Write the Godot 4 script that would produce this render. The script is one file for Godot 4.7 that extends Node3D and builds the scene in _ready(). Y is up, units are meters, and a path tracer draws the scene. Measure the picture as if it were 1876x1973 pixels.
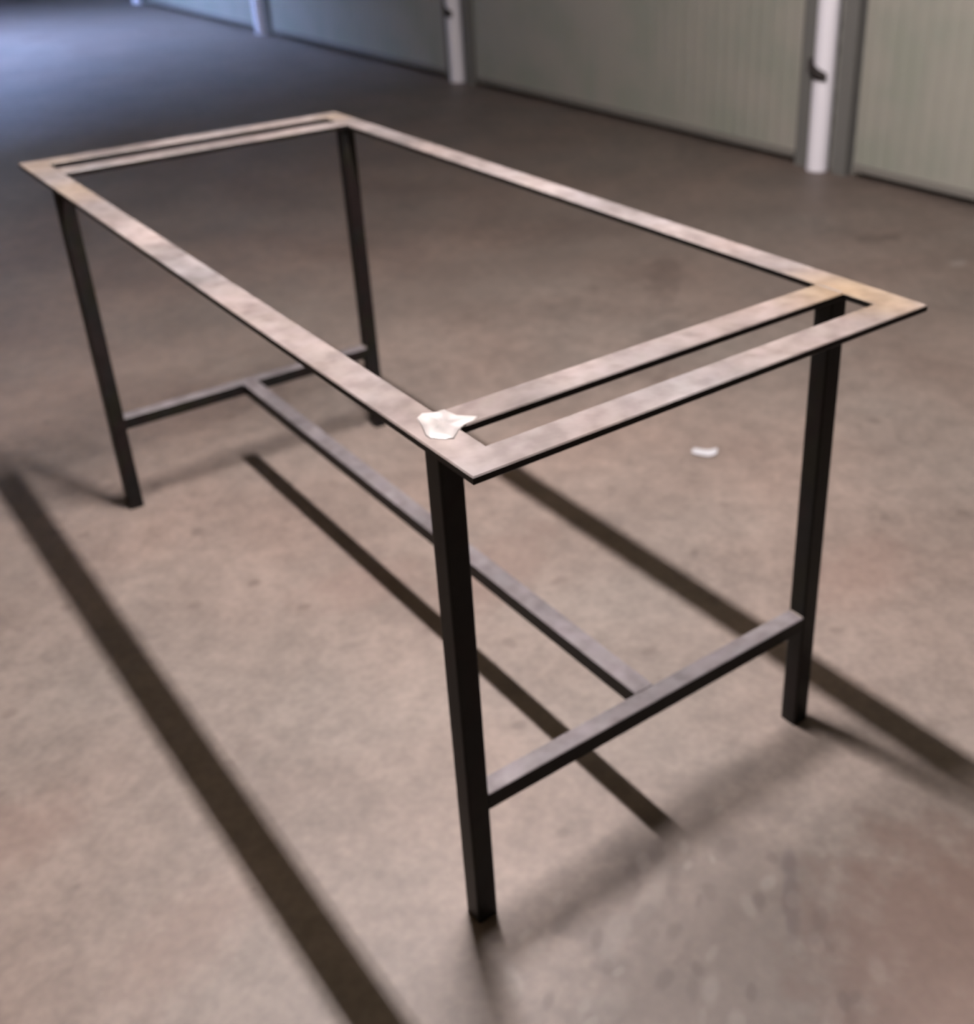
extends Node3D
# A welded steel table frame on the floor of an underground row of garages.
# Plan coordinates: x across the corridor towards the garage doors, z along the corridor away from the camera (Godot -z).

const TABLE_W := 0.745
const TABLE_L := 1.753
const TABLE_H := 0.80
const BAR_W := 0.050
const BAR_T := 0.0105
const GAP := 0.1046
const LEG := 0.0325
const LEG_X := 0.0272
const LEG_Z := 0.1158
const SHELF_Y := 0.232
const SHELF_T := 0.029
const WALL_X := 3.55
const ROOM_LEFT := -3.0
const ROOM_NEAR := -5.0
const ROOM_FAR := 18.0
const ROOM_H := 2.75
const PITCH := 3.065
const FIRST_PIPE := 2.6

var mats := {}
var tone := FastNoiseLite.new()


func _ready() -> void:
	camera_and_light()
	make_materials()
	build_room()
	build_doors()
	build_lamp()
	build_pipes()
	build_table()
	build_scraps()


# ---------------------------------------------------------------- camera, sky, exposure
func camera_and_light() -> void:
	var cam := Camera3D.new()
	cam.name = "camera"
	var f := 2190.25
	var near := 0.05
	cam.set_frustum(1973.0 / f * near, Vector2((938.0 - 1085.84) / f * near, (852.31 - 986.5) / f * near), near, 100.0)
	cam.transform = Transform3D(Basis(Vector3(0.79468, -0.02555, 0.60650), Vector3(0.30155, 0.88374, -0.35788), Vector3(-0.52684, 0.46729, 0.70999)), V(-0.52902, 1.37403, -0.87101))
	var at := CameraAttributesPhysical.new()
	at.frustum_near = near
	at.frustum_far = 100.0
	at.frustum_focal_length = 35.0
	at.exposure_aperture = 4.5
	at.frustum_focus_distance = 0.95
	cam.attributes = at
	add_child(cam)
	cam.set_frustum(1973.0 / f * near, Vector2((938.0 - 1085.84) / f * near, (852.31 - 986.5) / f * near), near, 100.0)
	cam.current = true

	var sky := ProceduralSkyMaterial.new()
	sky.sky_top_color = Color(0.65, 0.75, 1.0)
	sky.sky_horizon_color = Color(0.68, 0.775, 1.0)
	sky.ground_bottom_color = Color(0.20, 0.22, 0.26)
	sky.ground_horizon_color = Color(0.34, 0.40, 0.52)
	sky.sky_energy_multiplier = 7.2
	sky.ground_energy_multiplier = 3.6
	sky.sun_angle_max = 0.0
	var env := Environment.new()
	env.background_mode = Environment.BG_SKY
	env.sky = Sky.new()
	env.sky.sky_material = sky
	env.tonemap_mode = Environment.TONE_MAPPER_LINEAR
	env.tonemap_exposure = 1.0
	env.sdfgi_enabled = true
	env.ssao_enabled = true
	env.ssil_enabled = true
	var we := WorldEnvironment.new()
	we.name = "world_environment"
	we.environment = env
	add_child(we)


func build_lamp() -> void:
	# one long ceiling batten above the table; its opal cover glows down and to both sides
	var lamp := thing("ceiling_lamp", "long white ceiling batten lamp above the steel table frame", "lamp", V(0.477, 0, LAMP_Z))
	var st := begin()
	box(st, Vector3(-0.05, 2.69, -0.59), Vector3(0.05, ROOM_H, 0.59))
	build(st, "housing", mats.white_paint, lamp)
	st = begin()
	sweep(st, [Vector2(-0.016, 2.665), Vector2(0.016, 2.665), Vector2(0.022, 2.69), Vector2(-0.022, 2.69)], Vector3(0, 0, -0.53), Vector3(0, 0, 0.53))
	build(st, "diffuser", mats.lamp_glow, lamp)
	for s in [-1, 1]:
		st = begin()
		box(st, Vector3(-0.028, 2.655, s * 0.565 - 0.035), Vector3(0.028, 2.69, s * 0.565 + 0.035))
		build(st, "end_cap", mats.white_paint, lamp)
	for a in [-60.0, 0.0, 60.0]:
		var l := AreaLight3D.new()
		l.name = "lamp_light"
		l.area_size = Vector2(0.028, 1.04)
		l.light_color = Color(1.0, 0.96, 0.965)
		l.light_energy = LAMP_ENERGY
		l.area_range = 60.0
		l.area_attenuation = 2.0
		l.shadow_enabled = true
		# an area light shines along its own -z; turn it to look down, then tilt it to one side
		var r := deg_to_rad(a)
		var down := Vector3(sin(r), -cos(r), 0)
		var along := Vector3(0, 0, 1)
		l.transform = Transform3D(Basis(along.cross(-down), along, -down), Vector3(sin(r) * 0.03, 2.675 - cos(r) * 0.03, 0))
		lamp.add_child(l, true)


const LAMP_Z := 0.77
const LAMP_ENERGY := 9.2


# ---------------------------------------------------------------- helpers
func V(x: float, y: float, z: float) -> Vector3:
	return Vector3(x, y, -z)


func tag(o: Node, label: String, category := "", group := "", kind := "") -> void:
	if label:
		o.set_meta("label", label)
	if category:
		o.set_meta("category", category)
	if group:
		o.set_meta("group", group)
	if kind:
		o.set_meta("kind", kind)


func thing(called: String, label: String, category: String, at := Vector3.ZERO, group := "") -> Node3D:
	var o := Node3D.new()
	o.name = called
	o.position = at
	tag(o, label, category, group)
	add_child(o, true)
	return o


func begin() -> SurfaceTool:
	var st := SurfaceTool.new()
	st.begin(Mesh.PRIMITIVE_TRIANGLES)
	st.set_smooth_group(-1)
	return st


func build(st: SurfaceTool, called: String, m: Material, parent: Node = self) -> MeshInstance3D:
	st.generate_normals()
	var o := MeshInstance3D.new()
	o.name = called
	o.mesh = st.commit()
	o.material_override = m
	o.cast_shadow = GeometryInstance3D.SHADOW_CASTING_SETTING_ON
	parent.add_child(o, true)
	return o


func tri(st: SurfaceTool, a: Vector3, b: Vector3, c: Vector3, out: Vector3, ca := Color.WHITE, cb := Color.WHITE, cc := Color.WHITE) -> void:
	# front faces run clockwise
	if (b - a).cross(c - a).dot(out) > 0.0:
		var t := b
		b = c
		c = t
		var tc := cb
		cb = cc
		cc = tc
	st.set_color(ca)
	st.add_vertex(a)
	st.set_color(cb)
	st.add_vertex(b)
	st.set_color(cc)
	st.add_vertex(c)


func quad(st: SurfaceTool, a: Vector3, b: Vector3, c: Vector3, d: Vector3, out: Vector3) -> void:
	tri(st, a, b, c, out)
	tri(st, a, c, d, out)


func box(st: SurfaceTool, lo: Vector3, hi: Vector3, ch := 0.0) -> void:
	# a box with its long edges chamfered along its longest side
	var s := hi - lo
	var c := (lo + hi) / 2.0
	if ch <= 0.0:
		for ax in 3:
			for sg in [-1.0, 1.0]:
				var n := Vector3.ZERO
				n[ax] = sg
				var u := Vector3.ZERO
				u[(ax + 1) % 3] = s[(ax + 1) % 3] / 2.0
				var v := Vector3.ZERO
				v[(ax + 2) % 3] = s[(ax + 2) % 3] / 2.0
				var m := c
				m[ax] += sg * s[ax] / 2.0
				quad(st, m - u - v, m + u - v, m + u + v, m - u + v, n)
		return
	var k := s.max_axis_index()
	var p := (k + 1) % 3
	var q := (k + 2) % 3
	var ring := []
	var hp: float = s[p] / 2.0
	var hq: float = s[q] / 2.0
	for e in [[-hp + ch, -hq], [hp - ch, -hq], [hp, -hq + ch], [hp, hq - ch], [hp - ch, hq], [-hp + ch, hq], [-hp, hq - ch], [-hp, -hq + ch]]:
		var w := c
		w[p] += e[0]
		w[q] += e[1]
		w[k] = lo[k]
		ring.append(w)
	var run := Vector3.ZERO
	run[k] = s[k]
	prism(st, ring, run)


func prism(st: SurfaceTool, ring: Array, run: Vector3) -> void:
	# a convex ring of points extruded along run
	var mid := Vector3.ZERO
	for w in ring:
		mid += w
	mid /= ring.size()
	for i in ring.size():
		var a: Vector3 = ring[i]
		var b: Vector3 = ring[(i + 1) % ring.size()]
		var o := (a + b) / 2.0 - mid
		quad(st, a, b, b + run, a + run, o)
		tri(st, a, b, mid, -run)
		tri(st, a + run, b + run, mid + run, run)


func sweep(st: SurfaceTool, ring: Array, from: Vector3, to: Vector3) -> void:
	# ring of (x, y) extruded along z
	var r := []
	for w in ring:
		r.append(Vector3(w.x, w.y, from.z))
	prism(st, r, Vector3(0, 0, to.z - from.z))


# ---------------------------------------------------------------- materials
func plain(albedo: Color, rough: float, spec := 0.5) -> StandardMaterial3D:
	var m := StandardMaterial3D.new()
	m.albedo_color = albedo.linear_to_srgb()
	m.roughness = rough
	m.metallic_specular = spec
	return m


func noise_tex(freq: float, sd: int, colors: Array, size := 512, octaves := 4) -> NoiseTexture2D:
	var n := FastNoiseLite.new()
	n.seed = sd
	n.noise_type = FastNoiseLite.TYPE_SIMPLEX_SMOOTH
	n.frequency = freq
	n.fractal_octaves = octaves
	var g := Gradient.new()
	g.offsets = PackedFloat32Array([0.2, 0.5, 0.8])
	g.colors = PackedColorArray([colors[0].linear_to_srgb(), colors[1].linear_to_srgb(), colors[2].linear_to_srgb()])
	var t := NoiseTexture2D.new()
	t.width = size
	t.height = size
	t.seamless = true
	t.noise = n
	t.color_ramp = g
	return t


func tri_tex(m: StandardMaterial3D, t: Texture2D, scale: float) -> void:
	m.albedo_color = Color.WHITE
	m.albedo_texture = t
	m.uv1_triplanar = true
	m.uv1_world_triplanar = true
	m.uv1_scale = Vector3.ONE * scale


func make_materials() -> void:
	tone.seed = 11
	tone.frequency = 1.0
	tone.fractal_octaves = 4
	mats.white_paint = plain(Color(0.75, 0.74, 0.73), 0.6)
	mats.pvc = plain(Color(0.84, 0.83, 0.89), 0.45)
	mats.ceiling = plain(Color(0.36, 0.31, 0.22), 0.9, 0.2)
	mats.plaster = plain(Color.WHITE, 0.9, 0.2)
	tri_tex(mats.plaster, noise_tex(0.01, 5, [Color(0.32, 0.27, 0.19), Color(0.35, 0.30, 0.21), Color(0.38, 0.33, 0.23)]), 0.5)
	mats.pier = plain(Color.WHITE, 0.9, 0.2)
	tri_tex(mats.pier, noise_tex(0.02, 6, [Color(0.24, 0.24, 0.22), Color(0.30, 0.30, 0.27), Color(0.34, 0.34, 0.31)]), 1.0)
	mats.door = plain(Color.WHITE, 0.5, 0.4)
	tri_tex(mats.door, noise_tex(0.006, 8, [Color(0.295, 0.305, 0.258), Color(0.325, 0.322, 0.276), Color(0.34, 0.328, 0.285)]), 0.6)
	mats.jamb = plain(Color(0.15, 0.15, 0.14), 0.55, 0.4)
	mats.rail = plain(Color(0.20, 0.19, 0.17), 0.6, 0.4)
	mats.rust_dark = plain(Color(0.035, 0.03, 0.028), 0.7, 0.4)
	mats.paper = plain(Color(0.37, 0.37, 0.385), 0.7)
	mats.lamp_glow = plain(Color(0.9, 0.9, 0.9), 0.5)
	mats.lamp_glow.emission_enabled = true
	mats.lamp_glow.emission = Color(1.0, 0.96, 0.975)
	mats.lamp_glow.emission_energy_multiplier = 4.0
	# dark hot-rolled steel with grey, pinkish and rusty tones; colour comes from the vertices and a fine grain
	var s := plain(Color.WHITE, 0.46, 0.32)
	s.vertex_color_use_as_albedo = true
	s.albedo_texture = noise_tex(0.03, 21, [Color(0.72, 0.70, 0.69), Color(0.88, 0.87, 0.86), Color(1, 1, 1)])
	s.uv1_triplanar = true
	s.uv1_world_triplanar = true
	s.uv1_scale = Vector3.ONE * 1.4
	mats.steel = s
	mats.weld = plain(Color.WHITE, 0.38, 0.6)
	mats.weld.vertex_color_use_as_albedo = true
	mats.bead = plain(Color(0.13, 0.105, 0.085), 0.5, 0.5)
	mats.floor = floor_material()


func floor_material() -> StandardMaterial3D:
	var n := 2048
	var span := 8.0
	var maps := []
	for d in [[2.2, 3, 4], [4.5, 4, 5], [26.0, 9, 4], [90.0, 12, 3]]:
		var f := FastNoiseLite.new()
		f.seed = d[1]
		f.noise_type = FastNoiseLite.TYPE_SIMPLEX_SMOOTH
		f.frequency = d[0] * span / n / 2.0
		f.fractal_octaves = d[2]
		maps.append(f.get_seamless_image(n, n, false, false, 0.1, true).get_data())
	var a: PackedByteArray = maps[0]
	var b: PackedByteArray = maps[1]
	var c: PackedByteArray = maps[2]
	var e: PackedByteArray = maps[3]
	var out := PackedByteArray()
	out.resize(n * n * 3)
	var j := 0
	for i in n * n:
		var hue := (a[i] - 128) / 128.0
		var lum := 1.0 + (b[i] - 128) / 128.0 * 0.09 + (c[i] - 128) / 128.0 * 0.085 + (e[i] - 128) / 128.0 * 0.075
		# sRGB values of the worn concrete
		out[j] = clampi(int(FLOOR_RGB[0] * lum * (1.0 + hue * 0.02)), 0, 255)
		out[j + 1] = clampi(int(FLOOR_RGB[1] * lum * (1.0 - hue * 0.01)), 0, 255)
		out[j + 2] = clampi(int(FLOOR_RGB[2] * lum * (1.0 - hue * 0.02)), 0, 255)
		j += 3
	# stains with a shape of their own, and one painted reflection: x, z, half length, half width, turn, strength, colour
	var dark := [70, 60, 55]
	var red := [116, 92, 83]
	var pale := [150, 146, 140]
	var spots := [
		[0.415, -0.125, 0.105, 0.012, 45.0, 0.55, [62, 54, 54]], [0.119, 0.043, 0.024, 0.013, 20.0, 0.35, dark], [0.129, 1.13, 0.018, 0.012, 0.0, 0.45, dark],
		[0.173, 0.986, 0.016, 0.012, 0.0, 0.4, dark], [0.327, 0.759, 0.016, 0.010, 30.0, 0.3, dark], [2.949, 1.767, 0.10, 0.045, -30.0, 0.35, dark],
		[2.933, 1.395, 0.045, 0.03, 0.0, 0.45, pale], [0.632, 0.728, 0.02, 0.014, 0.0, 0.35, dark], [0.626, 0.431, 0.018, 0.012, 0.0, 0.3, dark],
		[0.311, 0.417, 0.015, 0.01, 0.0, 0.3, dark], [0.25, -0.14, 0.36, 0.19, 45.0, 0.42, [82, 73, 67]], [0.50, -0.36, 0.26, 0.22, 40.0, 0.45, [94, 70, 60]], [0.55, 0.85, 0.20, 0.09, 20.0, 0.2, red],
		[0.30, 0.98, 0.14, 0.08, -10.0, 0.2, red], [-0.50, 0.72, 0.14, 0.09, 0.0, 0.2, red], [-0.32, 0.35, 0.12, 0.07, 30.0, 0.15, red],
		[1.15, 0.35, 0.16, 0.09, 10.0, 0.2, red], [0.2, 0.02, 0.14, 0.06, 35.0, 0.3, dark], [0.17, -0.02, 0.05, 0.02, 35.0, 0.2, pale], [0.25, 0.0, 0.06, 0.02, 25.0, 0.2, pale],
		[0.08, -0.10, 0.05, 0.025, 0.0, 0.15, pale], [2.05, 1.98, 0.26, 0.06, 45.0, 0.25, dark], [1.6, 1.5, 0.3, 0.12, 20.0, 0.18, dark], [2.2, 2.6, 0.4, 0.15, -20.0, 0.18, dark],  # the narrow dark entry paints a faint reflection of a leg
	]
	var rng := RandomNumberGenerator.new()
	rng.seed = 77
	for i in 260:
		var r := rng.randf_range(0.004, 0.015)
		spots.append([rng.randf_range(-0.9, 2.6), rng.randf_range(-0.5, 3.2), r * rng.randf_range(1.0, 1.7), r, rng.randf_range(0.0, 180.0), rng.randf_range(0.1, 0.32), dark])
	for i in 70:
		var r := rng.randf_range(0.006, 0.014)
		spots.append([rng.randf_range(0.0, 0.45), rng.randf_range(-0.3, 0.08), r * rng.randf_range(1.5, 2.5), r, rng.randf_range(0.0, 70.0), rng.randf_range(0.12, 0.28) if i % 2 else rng.randf_range(0.25, 0.5), pale if i % 2 else dark])
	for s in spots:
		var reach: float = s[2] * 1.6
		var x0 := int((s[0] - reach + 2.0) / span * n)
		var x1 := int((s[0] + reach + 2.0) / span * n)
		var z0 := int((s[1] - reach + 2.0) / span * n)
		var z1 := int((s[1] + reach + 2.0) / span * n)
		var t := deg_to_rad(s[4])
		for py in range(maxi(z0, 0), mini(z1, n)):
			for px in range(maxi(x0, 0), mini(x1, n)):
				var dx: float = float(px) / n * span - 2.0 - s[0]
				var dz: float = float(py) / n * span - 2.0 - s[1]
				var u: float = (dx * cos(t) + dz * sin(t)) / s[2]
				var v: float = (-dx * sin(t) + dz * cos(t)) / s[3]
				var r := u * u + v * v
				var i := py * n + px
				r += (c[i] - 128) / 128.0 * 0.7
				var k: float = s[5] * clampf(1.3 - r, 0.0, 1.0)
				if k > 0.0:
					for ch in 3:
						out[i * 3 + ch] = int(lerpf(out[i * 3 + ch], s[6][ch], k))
	var m := StandardMaterial3D.new()
	m.albedo_texture = ImageTexture.create_from_image(Image.create_from_data(n, n, false, Image.FORMAT_RGB8, out))
	m.roughness = 0.55
	m.metallic_specular = 0.5
	return m


const FLOOR_RGB := [108.5, 98.0, 90.5]


# ---------------------------------------------------------------- the room
func structure(st: SurfaceTool, called: String, m: Material, label: String) -> MeshInstance3D:
	var o := build(st, called, m)
	tag(o, label, "", "", "structure")
	return o


func build_room() -> void:
	# floor slab, with plan coordinates as texture coordinates
	var st := SurfaceTool.new()
	st.begin(Mesh.PRIMITIVE_TRIANGLES)
	var x0 := ROOM_LEFT - 0.2
	var x1 := WALL_X + 0.3
	var z0 := ROOM_NEAR - 0.2
	var z1 := ROOM_FAR + 0.2
	var ring := [Vector2(x0, z0), Vector2(x1, z0), Vector2(x1, z1), Vector2(x0, z1)]
	for y in [0.0, -0.2]:
		for k in ([0, 1, 2, 0, 2, 3] if y < 0.0 else [0, 2, 1, 0, 3, 2]):
			var w: Vector2 = ring[k]
			st.set_color(Color.WHITE)
			st.set_uv((w + Vector2(2, 2)) / 8.0)
			st.set_normal(Vector3.UP if y == 0.0 else Vector3.DOWN)
			st.add_vertex(V(w.x, y, w.y))
	for k in 4:
		var p: Vector2 = ring[k]
		var q: Vector2 = ring[(k + 1) % 4]
		var o := V((p.x + q.x) / 2 - (x0 + x1) / 2, 0, (p.y + q.y) / 2 - (z0 + z1) / 2).normalized()
		st.set_normal(o)
		quad(st, V(p.x, 0, p.y), V(q.x, 0, q.y), V(q.x, -0.2, q.y), V(p.x, -0.2, p.y), o)
	var fl := MeshInstance3D.new()
	fl.name = "floor"
	fl.mesh = st.commit()
	fl.material_override = mats.floor
	add_child(fl, true)
	tag(fl, "mottled brown-grey concrete floor of the garage corridor", "", "", "structure")

	st = begin()
	slab(st, x0, x1, ROOM_H, ROOM_H + 0.2, z0, WELL_NEAR)
	slab(st, x0, x1, ROOM_H, ROOM_H + 0.2, WELL_FAR, z1)
	slab(st, x0, WELL_L, ROOM_H, ROOM_H + 0.2, WELL_NEAR, WELL_FAR)
	slab(st, WELL_R, x1, ROOM_H, ROOM_H + 0.2, WELL_NEAR, WELL_FAR)
	# unseen shaft added over the light well, its height set to narrow the daylight
	slab(st, WELL_L - 0.2, WELL_R + 0.2, ROOM_H + 0.2, SHAFT_H, WELL_NEAR - 0.2, WELL_NEAR)
	slab(st, WELL_L - 0.2, WELL_R + 0.2, ROOM_H + 0.2, SHAFT_H, WELL_FAR, WELL_FAR + 0.2)
	slab(st, WELL_L - 0.2, WELL_L, ROOM_H + 0.2, SHAFT_H, WELL_NEAR, WELL_FAR)
	slab(st, WELL_R, WELL_R + 0.2, ROOM_H + 0.2, SHAFT_H, WELL_NEAR, WELL_FAR)
	structure(st, "ceiling", mats.ceiling, "grey concrete ceiling over the garage corridor")
	st = begin()
	slab(st, x0, ROOM_LEFT, 0.0, ROOM_H, z0, z1)
	structure(st, "wall_left", mats.plaster, "plain plastered wall opposite the garage doors")
	st = begin()
	slab(st, ROOM_LEFT, x1, 0.0, ROOM_H, z0, ROOM_NEAR)
	structure(st, "wall_back", mats.plaster, "plain plastered wall closing the corridor behind the camera")
	st = begin()
	slab(st, ROOM_LEFT, x1, 0.0, ROOM_H, ROOM_FAR, z1)
	structure(st, "wall_front", mats.plaster, "plain plastered wall closing the far end of the corridor")
	# steel frame of the open light well in the ceiling, where the blue daylight comes down
	var well := Node3D.new()
	well.name = "trim_1"
	well.position = V((WELL_L + WELL_R) / 2, ROOM_H, (WELL_NEAR + WELL_FAR) / 2)
	add_child(well, true)
	tag(well, "steel frame of the light well letting blue daylight down at the far end", "", "", "structure")
	var hx := (WELL_R - WELL_L) / 2
	var hz := (WELL_FAR - WELL_NEAR) / 2
	for e in [-1.0, 1.0]:
		st = begin()
		box(st, Vector3(e * (hx - 0.03) - 0.03, 0.0, -hz), Vector3(e * (hx - 0.03) + 0.03, 0.2, hz), 0.004)
		build(st, "side_rail", mats.jamb, well)
		st = begin()
		box(st, Vector3(-hx + 0.06, 0.0, e * (hz - 0.03) - 0.03), Vector3(hx - 0.06, 0.2, e * (hz - 0.03) + 0.03), 0.004)
		build(st, "end_rail", mats.jamb, well)

	# right wall: piers between the garage doors, lintel over them, solid ends
	st = begin()
	slab(st, WALL_X + 0.06, x1, 0.0, ROOM_H, z0, FIRST_PIPE - PITCH + 0.155)
	for k in 5:
		var c := FIRST_PIPE + PITCH * k
		slab(st, WALL_X + 0.06, x1, 0.0, ROOM_H, c - 0.20, c + 0.155 if k < 4 else z1)
	for k in 5:
		var c := FIRST_PIPE + PITCH * (k - 1)
		slab(st, WALL_X + 0.02, x1, 2.25, ROOM_H, c + 0.155, c + PITCH - 0.20)
		slab(st, WALL_X + 0.14, x1, 0.0, 2.25, c + 0.155, c + PITCH - 0.20)
	structure(st, "wall_right", mats.pier, "grey rendered wall holding the row of ribbed garage doors")


const WELL_L := -0.6
const WELL_R := 1.9
const SHAFT_H := 3.7
const WELL_NEAR := 9.4
const WELL_FAR := 10.8


func slab(st: SurfaceTool, x0: float, x1: float, y0: float, y1: float, z0: float, z1: float) -> void:
	box(st, Vector3(x0, y0, -z1), Vector3(x1, y1, -z0))


func build_doors() -> void:
	var names := [
		"beige ribbed steel garage door at the right, nearest the camera", "beige ribbed steel garage door between the two nearest white pipes", "dim ribbed steel garage door, third along from the right",
		"blue-lit ribbed steel garage door at the far left of the wall", "farthest ribbed steel garage door along the wall"]
	for k in 5:
		var lo := FIRST_PIPE + PITCH * (k - 1) + 0.07
		var hi := FIRST_PIPE + PITCH * k - 0.07
		var d := Node3D.new()
		d.name = "door_%d" % (k + 1)
		d.position = V(WALL_X, 0, (lo + hi) / 2)
		tag(d, names[k], "", "", "structure")
		add_child(d, true)
		var half := (hi - lo) / 2
		# steel jambs on both sides (local z runs towards the camera)
		var st := begin()
		box(st, Vector3(0.0, 0.0, -half + 0.008), Vector3(0.12, 2.25, -half + 0.085), 0.004)
		build(st, "jamb", mats.jamb, d)
		st = begin()
		box(st, Vector3(0.0, 0.0, half - 0.075), Vector3(0.12, 2.25, half), 0.004)
		build(st, "jamb", mats.jamb, d)
		st = begin()
		box(st, Vector3(0.0, 2.19, -half + 0.085), Vector3(0.10, 2.25, half - 0.075), 0.004)
		build(st, "head_rail", mats.jamb, d)
		# pressed ribbed sheet
		var za := -half + 0.122
		var zb := half - 0.09
		var count := int((zb - za) / 0.072)
		var pitch := (zb - za) / count
		var prof := PackedVector2Array()
		for i in count:
			var z := za + i * pitch
			prof.append(Vector2(0.018, z))
			prof.append(Vector2(0.018, z + pitch * 0.30))
			prof.append(Vector2(0.0163, z + pitch * 0.42))
			prof.append(Vector2(0.0163, z + pitch * 0.88))
		prof.append(Vector2(0.018, zb))
		st = begin()
		for i in prof.size() - 1:
			var p := prof[i]
			var q := prof[i + 1]
			quad(st, Vector3(p.x, 0.062, p.y), Vector3(q.x, 0.062, q.y), Vector3(q.x, 2.19, q.y), Vector3(p.x, 2.19, p.y), Vector3(-1, 0, 0))
			quad(st, Vector3(p.x, 0.062, p.y), Vector3(q.x, 0.062, q.y), Vector3(0.03, 0.062, q.y), Vector3(0.03, 0.062, p.y), Vector3(0, -1, 0))
		quad(st, Vector3(0.03, 0.062, za), Vector3(0.03, 0.062, zb), Vector3(0.03, 2.19, zb), Vector3(0.03, 2.19, za), Vector3(1, 0, 0))
		build(st, "ribbed_panel", mats.door, d)
		st = begin()
		box(st, Vector3(0.008, 0.030, za), Vector3(0.04, 0.060, zb), 0.004)
		build(st, "bottom_rail", mats.rail, d)


func build_pipes() -> void:
	var names := [
		"white vertical pipe with dark clamp, nearest, left of the rightmost garage door", "white vertical pipe with dark clamp in dim light, second from the right",
		"white vertical pipe in bluish light, third from the right near the far left", "farthest white vertical pipe, its foot just showing at the top left"]
	for k in 4:
		var pipe := thing("downpipe", names[k], "pipe", V(WALL_X - 0.005, 0, FIRST_PIPE - 0.002 + PITCH * k), "white pipes between the garage doors")
		var st := SurfaceTool.new()
		st.begin(Mesh.PRIMITIVE_TRIANGLES)
		ring_tube(st, 0.049, 0.004, ROOM_H - 0.002, 0.0, TAU, 40)
		build(st, "pipe", mats.pvc, pipe)
		# clamp: a dark strap round the far and front side of the pipe, sagging towards the near side
		st = SurfaceTool.new()
		st.begin(Mesh.PRIMITIVE_TRIANGLES)
		var a0 := deg_to_rad(130.0)
		var a1 := deg_to_rad(285.0)
		for i in 20:
			var u := lerpf(a0, a1, i / 20.0)
			var v := lerpf(a0, a1, (i + 1) / 20.0)
			var yu := 0.425 + 0.04 * i / 20.0
			var yv := 0.425 + 0.04 * (i + 1) / 20.0
			var hu := 0.018 + 0.024 * i / 20.0
			var hv := 0.018 + 0.024 * (i + 1) / 20.0
			var du := Vector3(cos(u), 0, sin(u))
			var dv := Vector3(cos(v), 0, sin(v))
			var r0 := 0.0492
			var r1 := 0.059
			quad(st, du * r1 + Vector3(0, yu - hu, 0), dv * r1 + Vector3(0, yv - hv, 0), dv * r1 + Vector3(0, yv + hv, 0), du * r1 + Vector3(0, yu + hu, 0), du)
			quad(st, du * r0 + Vector3(0, yu + hu, 0), dv * r0 + Vector3(0, yv + hv, 0), dv * r1 + Vector3(0, yv + hv, 0), du * r1 + Vector3(0, yu + hu, 0), Vector3.UP)
			quad(st, du * r0 + Vector3(0, yu - hu, 0), dv * r0 + Vector3(0, yv - hv, 0), dv * r1 + Vector3(0, yv - hv, 0), du * r1 + Vector3(0, yu - hu, 0), Vector3.DOWN)
		var cl := build(st, "clamp", mats.rust_dark, pipe)
		tag(cl, "dark metal clamp")
		st = begin()
		box(st, Vector3(-0.035, 0.435, -0.072), Vector3(0.01, 0.492, -0.048), 0.004)
		build(st, "clamp_lug", mats.rust_dark, cl)


func ring_tube(st: SurfaceTool, r: float, y0: float, y1: float, a0: float, a1: float, n: int) -> void:
	for i in n:
		var u := lerpf(a0, a1, float(i) / n)
		var v := lerpf(a0, a1, float(i + 1) / n)
		var du := Vector3(cos(u), 0, sin(u)) * r
		var dv := Vector3(cos(v), 0, sin(v)) * r
		quad(st, du + Vector3(0, y0, 0), dv + Vector3(0, y0, 0), dv + Vector3(0, y1, 0), du + Vector3(0, y1, 0), du + dv)
		st.set_smooth_group(-1)
		tri(st, du + Vector3(0, y1, 0), dv + Vector3(0, y1, 0), Vector3(0, y1, 0), Vector3.UP)
		tri(st, du + Vector3(0, y0, 0), dv + Vector3(0, y0, 0), Vector3(0, y0, 0), Vector3.DOWN)
		st.set_smooth_group(0)


# ---------------------------------------------------------------- the table
func steel_tone(p: Vector3, lit_top := false) -> Color:
	# black mill scale; upper faces painted lighter, as lit from above: grey with pinkish and pale stretches, and ochre where the joints were heated
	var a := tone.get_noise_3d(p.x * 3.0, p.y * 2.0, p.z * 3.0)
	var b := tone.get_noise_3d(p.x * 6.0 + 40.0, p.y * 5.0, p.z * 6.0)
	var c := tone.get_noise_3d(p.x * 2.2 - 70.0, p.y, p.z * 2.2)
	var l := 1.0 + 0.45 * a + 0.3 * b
	if not lit_top:
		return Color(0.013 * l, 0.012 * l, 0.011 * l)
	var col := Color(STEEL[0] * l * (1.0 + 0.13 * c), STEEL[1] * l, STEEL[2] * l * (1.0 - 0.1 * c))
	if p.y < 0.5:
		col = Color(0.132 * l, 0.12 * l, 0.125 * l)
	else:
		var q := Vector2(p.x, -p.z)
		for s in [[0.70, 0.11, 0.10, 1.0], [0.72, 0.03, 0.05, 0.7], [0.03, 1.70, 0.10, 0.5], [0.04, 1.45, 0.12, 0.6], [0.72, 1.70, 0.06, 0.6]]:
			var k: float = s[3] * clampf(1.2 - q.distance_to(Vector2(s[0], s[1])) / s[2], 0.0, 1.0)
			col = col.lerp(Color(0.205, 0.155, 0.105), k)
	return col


const STEEL := [0.172, 0.150, 0.143]


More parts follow.
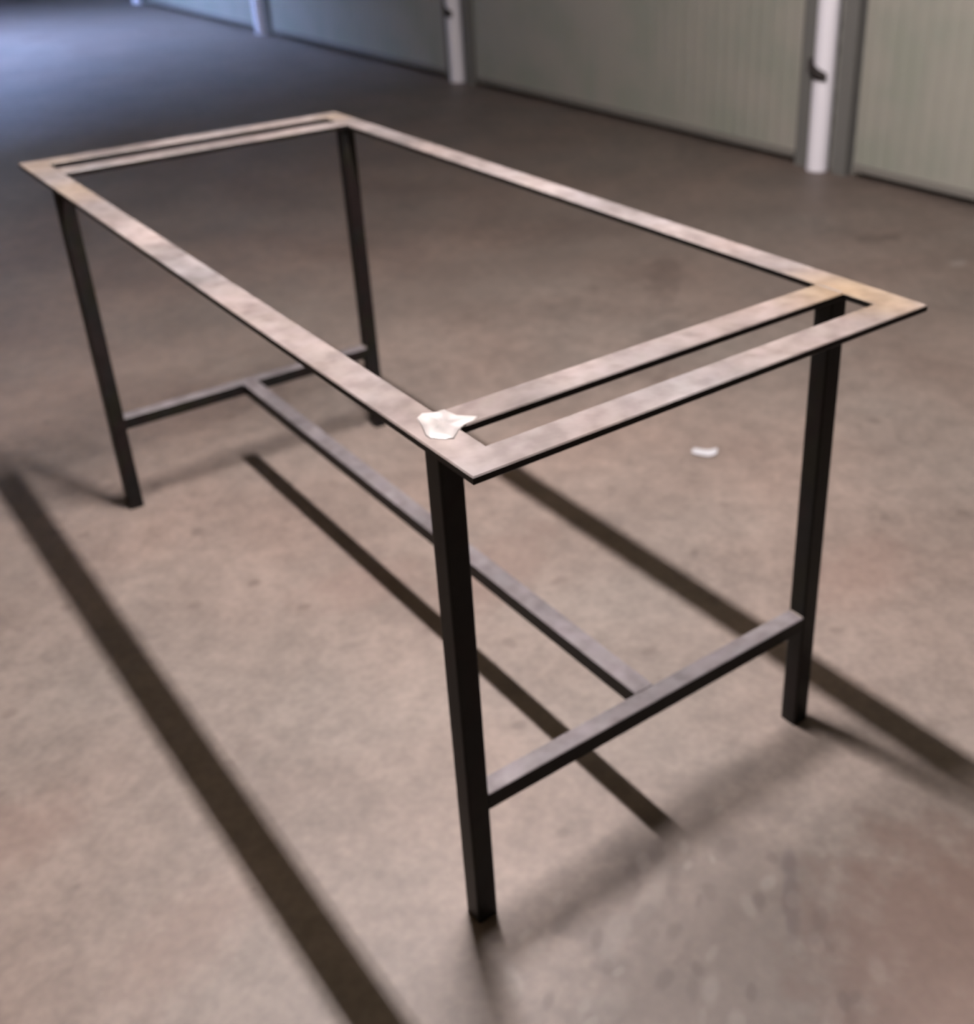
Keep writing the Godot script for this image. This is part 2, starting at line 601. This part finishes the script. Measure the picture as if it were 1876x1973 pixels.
func bar(called: String, parent: Node3D, a: Vector2, b: Vector2, w: float, y0: float, y1: float, cut_a := 0.0, cut_b := 0.0) -> MeshInstance3D:
	# a bar along a-b (plan) with chamfered edges; cut_a and cut_b slant the ends (mitres): shift along the bar per metre across
	var st := begin()
	var dir := (b - a).normalized()
	var side := Vector2(-dir.y, dir.x)
	var h := w / 2
	var ch := minf(0.0016, (y1 - y0) * 0.2)
	var ring := []
	for t in [-1.0, -0.5, 0.0, 0.5]:
		ring.append([lerpf(-h + ch, h - ch, (t + 1.0) / 1.5), y1])
	ring.append([h, y1 - ch])
	ring.append([h, y0 + ch])
	ring.append([h - ch, y0])
	ring.append([-h + ch, y0])
	ring.append([-h, y0 + ch])
	ring.append([-h, y1 - ch])
	var n := maxi(2, int(a.distance_to(b) / 0.02))
	var rows := []
	for i in n + 1:
		var row := []
		for e in ring:
			var pa: Vector2 = a + side * e[0] + dir * cut_a * e[0]
			var pb: Vector2 = b + side * e[0] + dir * cut_b * e[0]
			var p := pa.lerp(pb, float(i) / n)
			row.append(V(p.x, e[1], p.y))
		rows.append(row)
	var m := ring.size()
	for i in n:
		for j in m:
			var k := (j + 1) % m
			var p0: Vector3 = rows[i][j]
			var p1: Vector3 = rows[i][k]
			var p2: Vector3 = rows[i + 1][k]
			var p3: Vector3 = rows[i + 1][j]
			var mid := (a + b) / 2
			var axis := V(mid.x, (y0 + y1) / 2, mid.y)
			var o := (p0 + p1 + p2 + p3) / 4.0 - axis
			var along := V(dir.x, 0, dir.y)
			o -= along * o.dot(along)
			var lit_top := j < 3 or j == m - 1 or j == 3  # faces that carry the painted light from above
			tri(st, p0, p1, p2, o, steel_tone(p0, lit_top), steel_tone(p1, lit_top), steel_tone(p2, lit_top))
			tri(st, p0, p2, p3, o, steel_tone(p0, lit_top), steel_tone(p2, lit_top), steel_tone(p3, lit_top))
	for end in [0, n]:
		var along := V(dir.x, 0, dir.y) * (1.0 if end else -1.0)
		for j in range(1, m - 1):
			var p0: Vector3 = rows[end][0]
			var p1: Vector3 = rows[end][j]
			var p2: Vector3 = rows[end][j + 1]
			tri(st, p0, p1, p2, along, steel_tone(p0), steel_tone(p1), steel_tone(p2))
	return build(st, called, mats.steel, parent)


func leg(parent: Node3D, x: float, z: float) -> void:
	var st := begin()
	var r := 0.003
	var h := LEG / 2
	var ring := []
	for q in 4:
		for s in 3:
			var a := PI / 2 * q + PI / 4 * s
			var cx := (h - r) * (1.0 if q in [0, 3] else -1.0)
			var cz := (h - r) * (1.0 if q in [0, 1] else -1.0)
			ring.append(Vector2(cx + r * cos(a), cz + r * sin(a)))
	var top := TABLE_H - BAR_T
	var n := 24
	var m := ring.size()
	for i in n:
		for j in m:
			var p: Vector2 = ring[j]
			var q: Vector2 = ring[(j + 1) % m]
			var ya := top * i / n
			var yb := top * (i + 1) / n
			var p0 := V(x + p.x, ya, z + p.y)
			var p1 := V(x + q.x, ya, z + q.y)
			var p2 := V(x + q.x, yb, z + q.y)
			var p3 := V(x + p.x, yb, z + p.y)
			var o := V(p.x + q.x, 0, p.y + q.y)
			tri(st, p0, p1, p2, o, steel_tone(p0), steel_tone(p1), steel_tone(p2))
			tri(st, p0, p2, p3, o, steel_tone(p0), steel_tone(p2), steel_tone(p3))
	for y in [0.0, top]:
		for j in range(1, m - 1):
			var p0 := V(x + ring[0].x, y, z + ring[0].y)
			var p1 := V(x + ring[j].x, y, z + ring[j].y)
			var p2 := V(x + ring[j + 1].x, y, z + ring[j + 1].y)
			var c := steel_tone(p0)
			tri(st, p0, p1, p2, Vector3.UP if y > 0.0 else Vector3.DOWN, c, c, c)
	build(st, "leg", mats.steel, parent)


func build_table() -> void:
	var t := thing("steel_table_frame", "bare welded steel table frame without a top, standing on the concrete floor", "table", Vector3.ZERO)
	var h := BAR_W / 2
	var y0 := TABLE_H - BAR_T
	# mitred outer frame of flat bars
	bar("top_bar", t, Vector2(h, h), Vector2(h, TABLE_L - h), BAR_W, y0, TABLE_H, -1.0, 1.0)
	bar("top_bar", t, Vector2(TABLE_W - h, h), Vector2(TABLE_W - h, TABLE_L - h), BAR_W, y0, TABLE_H, 1.0, -1.0)
	bar("top_bar", t, Vector2(h, h), Vector2(TABLE_W - h, h), BAR_W, y0, TABLE_H, 1.0, -1.0)
	bar("top_bar", t, Vector2(h, TABLE_L - h), Vector2(TABLE_W - h, TABLE_L - h), BAR_W, y0, TABLE_H, -1.0, 1.0)
	# second bar at each end, over the legs
	for z in [GAP + h, TABLE_L - GAP - h]:
		bar("cross_bar", t, Vector2(BAR_W, z), Vector2(TABLE_W - BAR_W, z), BAR_W, y0, TABLE_H)
	var lx := LEG_X + LEG / 2
	var lz := LEG_Z + LEG / 2
	for x in [lx, TABLE_W - lx]:
		for z in [lz, TABLE_L - lz]:
			leg(t, x, z)
	for z in [lz, TABLE_L - lz]:
		bar("end_stretcher", t, Vector2(LEG_X + LEG, z), Vector2(TABLE_W - LEG_X - LEG, z), LEG - 0.001, SHELF_Y - SHELF_T, SHELF_Y)
	bar("centre_stretcher", t, Vector2(0.366, lz + LEG / 2 - 0.0005), Vector2(0.366, TABLE_L - lz - LEG / 2 + 0.0005), 0.036, SHELF_Y - SHELF_T, SHELF_Y)
	weld_patch(t)
	# low weld beads at the other joints of the top
	for s in [[TABLE_W - BAR_W, GAP + h, 1.0], [BAR_W, TABLE_L - GAP - h, 1.0], [TABLE_W - BAR_W, TABLE_L - GAP - h, 1.0]]:
		bead(t, Vector3(s[0], TABLE_H, s[1]), 0.046)
	for x in [LEG_X + LEG, TABLE_W - LEG_X - LEG]:
		for z in [lz, TABLE_L - lz]:
			bead(t, Vector3(x, SHELF_Y, z), 0.028)


func bead(parent: Node3D, at: Vector3, length: float) -> void:
	# a weld seam running along the corridor axis, low and rippled
	var st := SurfaceTool.new()
	st.begin(Mesh.PRIMITIVE_TRIANGLES)
	var n := 16
	var prev := []
	for i in n + 1:
		var t := float(i) / n
		var env := sqrt(maxf(0.02, 1.0 - pow(2.0 * t - 1.0, 4.0)))
		var w := (0.0032 + 0.0007 * sin(i * 2.4)) * env
		var ht := (0.0010 + 0.0003 * sin(i * 1.7)) * env
		var z := at.z + (t - 0.5) * length
		var row := [V(at.x - w, at.y - 0.0004, z), V(at.x - w * 0.5, at.y + ht * 0.8, z), V(at.x + w * 0.5, at.y + ht * 0.8, z), V(at.x + w, at.y - 0.0004, z)]
		if i:
			for j in 3:
				quad(st, prev[j], prev[j + 1], row[j + 1], row[j], Vector3.UP)
			quad(st, prev[0], prev[3], row[3], row[0], Vector3.DOWN)
		prev = row
	build(st, "weld_bead", mats.bead, parent)


func weld_patch(parent: Node3D) -> void:
	# bright ground weld where the second bar meets the long bar at the near corner
	var ring := [Vector2(0.026, 0.156), Vector2(0.037, 0.163), Vector2(0.044, 0.158), Vector2(0.052, 0.1545), Vector2(0.062, 0.154), Vector2(0.063, 0.145), Vector2(0.066, 0.131), Vector2(0.082, 0.114), Vector2(0.074, 0.108),
		Vector2(0.059, 0.1055), Vector2(0.046, 0.098), Vector2(0.031, 0.085), Vector2(0.021, 0.090), Vector2(0.011, 0.102), Vector2(0.011, 0.112), Vector2(0.019, 0.133)]
	var mid := Vector2(0.040, 0.122)
	var st := SurfaceTool.new()
	st.begin(Mesh.PRIMITIVE_TRIANGLES)
	var rng := RandomNumberGenerator.new()
	rng.seed = 4
	var rings := []
	for f in [[1.0, -0.0003], [0.93, 0.0012], [0.62, 0.0019], [0.3, 0.0016]]:
		var r := []
		for w in ring:
			var p: Vector2 = mid.lerp(w, f[0])
			r.append(V(p.x, TABLE_H + f[1] + rng.randf_range(-0.00035, 0.00035), p.y))
		rings.append(r)
	var top := V(mid.x, TABLE_H + 0.0012, mid.y)
	var m := ring.size()
	# ground bright on the lumps, duller in the middle and along the rim
	var tones := []
	for q in 4:
		var row := []
		for i in m:
			var v: float = [0.165, 0.22, 0.215, 0.18][q] * rng.randf_range(0.85, 1.15)
			if q < 3 and (i < 4 or i in [6, 7, 8, 9]):
				v *= 1.45
			row.append(Color(v * 1.04, v * 0.97, v * 0.92))
		tones.append(row)
	var dull := Color(0.21, 0.19, 0.18)
	for i in m:
		var k := (i + 1) % m
		for q in 3:
			tri(st, rings[q][i], rings[q][k], rings[q + 1][k], Vector3.UP, tones[q][i], tones[q][k], tones[q + 1][k])
			tri(st, rings[q][i], rings[q + 1][k], rings[q + 1][i], Vector3.UP, tones[q][i], tones[q + 1][k], tones[q + 1][i])
		tri(st, rings[3][i], rings[3][k], top, Vector3.UP, tones[3][i], tones[3][k], dull)
		tri(st, rings[0][i], rings[0][k], V(mid.x, TABLE_H - 0.0003, mid.y), Vector3.DOWN, dull, dull, dull)
	var o := build(st, "weld_patch", mats.weld, parent)
	tag(o, "bright bare-metal weld patch at the near corner")


func build_scraps() -> void:
	var top := [Vector2(1.2285, 0.958), Vector2(1.236, 0.970), Vector2(1.2525, 0.981), Vector2(1.262, 0.971), Vector2(1.268, 0.957), Vector2(1.277, 0.946), Vector2(1.289, 0.942), Vector2(1.294, 0.935)]
	var low := [Vector2(1.2285, 0.948), Vector2(1.232, 0.936), Vector2(1.2365, 0.927), Vector2(1.242, 0.919), Vector2(1.248, 0.913), Vector2(1.257, 0.910), Vector2(1.267, 0.909), Vector2(1.280, 0.917)]
	var mid := Vector2(1.255, 0.940)
	var o := thing("paper_scrap", "small curled white scrap on the concrete floor behind the near end of the table", "scrap", V(mid.x, 0, mid.y))
	var st := SurfaceTool.new()
	st.begin(Mesh.PRIMITIVE_TRIANGLES)
	var n := top.size()
	var grid := []
	for i in n:
		var row := []
		for j in 5:
			var p: Vector2 = low[i].lerp(top[i], 0.14 + 0.72 * j / 4.0) - mid
			var lift := 0.0012 + 0.004 * pow(absf(j / 4.0 - 0.5) * 2.0, 2.0) * 0.6 + 0.003 * pow(absf(i / 7.0 - 0.5) * 2.0, 2.0)
			row.append(V(p.x, lift, p.y))
		grid.append(row)
	var thick := Vector3(0, 0.001, 0)
	for i in n - 1:
		for j in 4:
			quad(st, grid[i][j], grid[i + 1][j], grid[i + 1][j + 1], grid[i][j + 1], Vector3.UP)
			quad(st, grid[i][j] - thick, grid[i + 1][j] - thick, grid[i + 1][j + 1] - thick, grid[i][j + 1] - thick, Vector3.DOWN)
		quad(st, grid[i][0], grid[i + 1][0], grid[i + 1][0] - thick, grid[i][0] - thick, V(0, 0, -1))
		quad(st, grid[i][4], grid[i + 1][4], grid[i + 1][4] - thick, grid[i][4] - thick, V(0, 0, 1))
	for j in 4:
		quad(st, grid[0][j], grid[0][j + 1], grid[0][j + 1] - thick, grid[0][j] - thick, Vector3.LEFT)
		quad(st, grid[n - 1][j], grid[n - 1][j + 1], grid[n - 1][j + 1] - thick, grid[n - 1][j] - thick, Vector3.RIGHT)
	build(st, "paper_sheet", mats.paper, o)
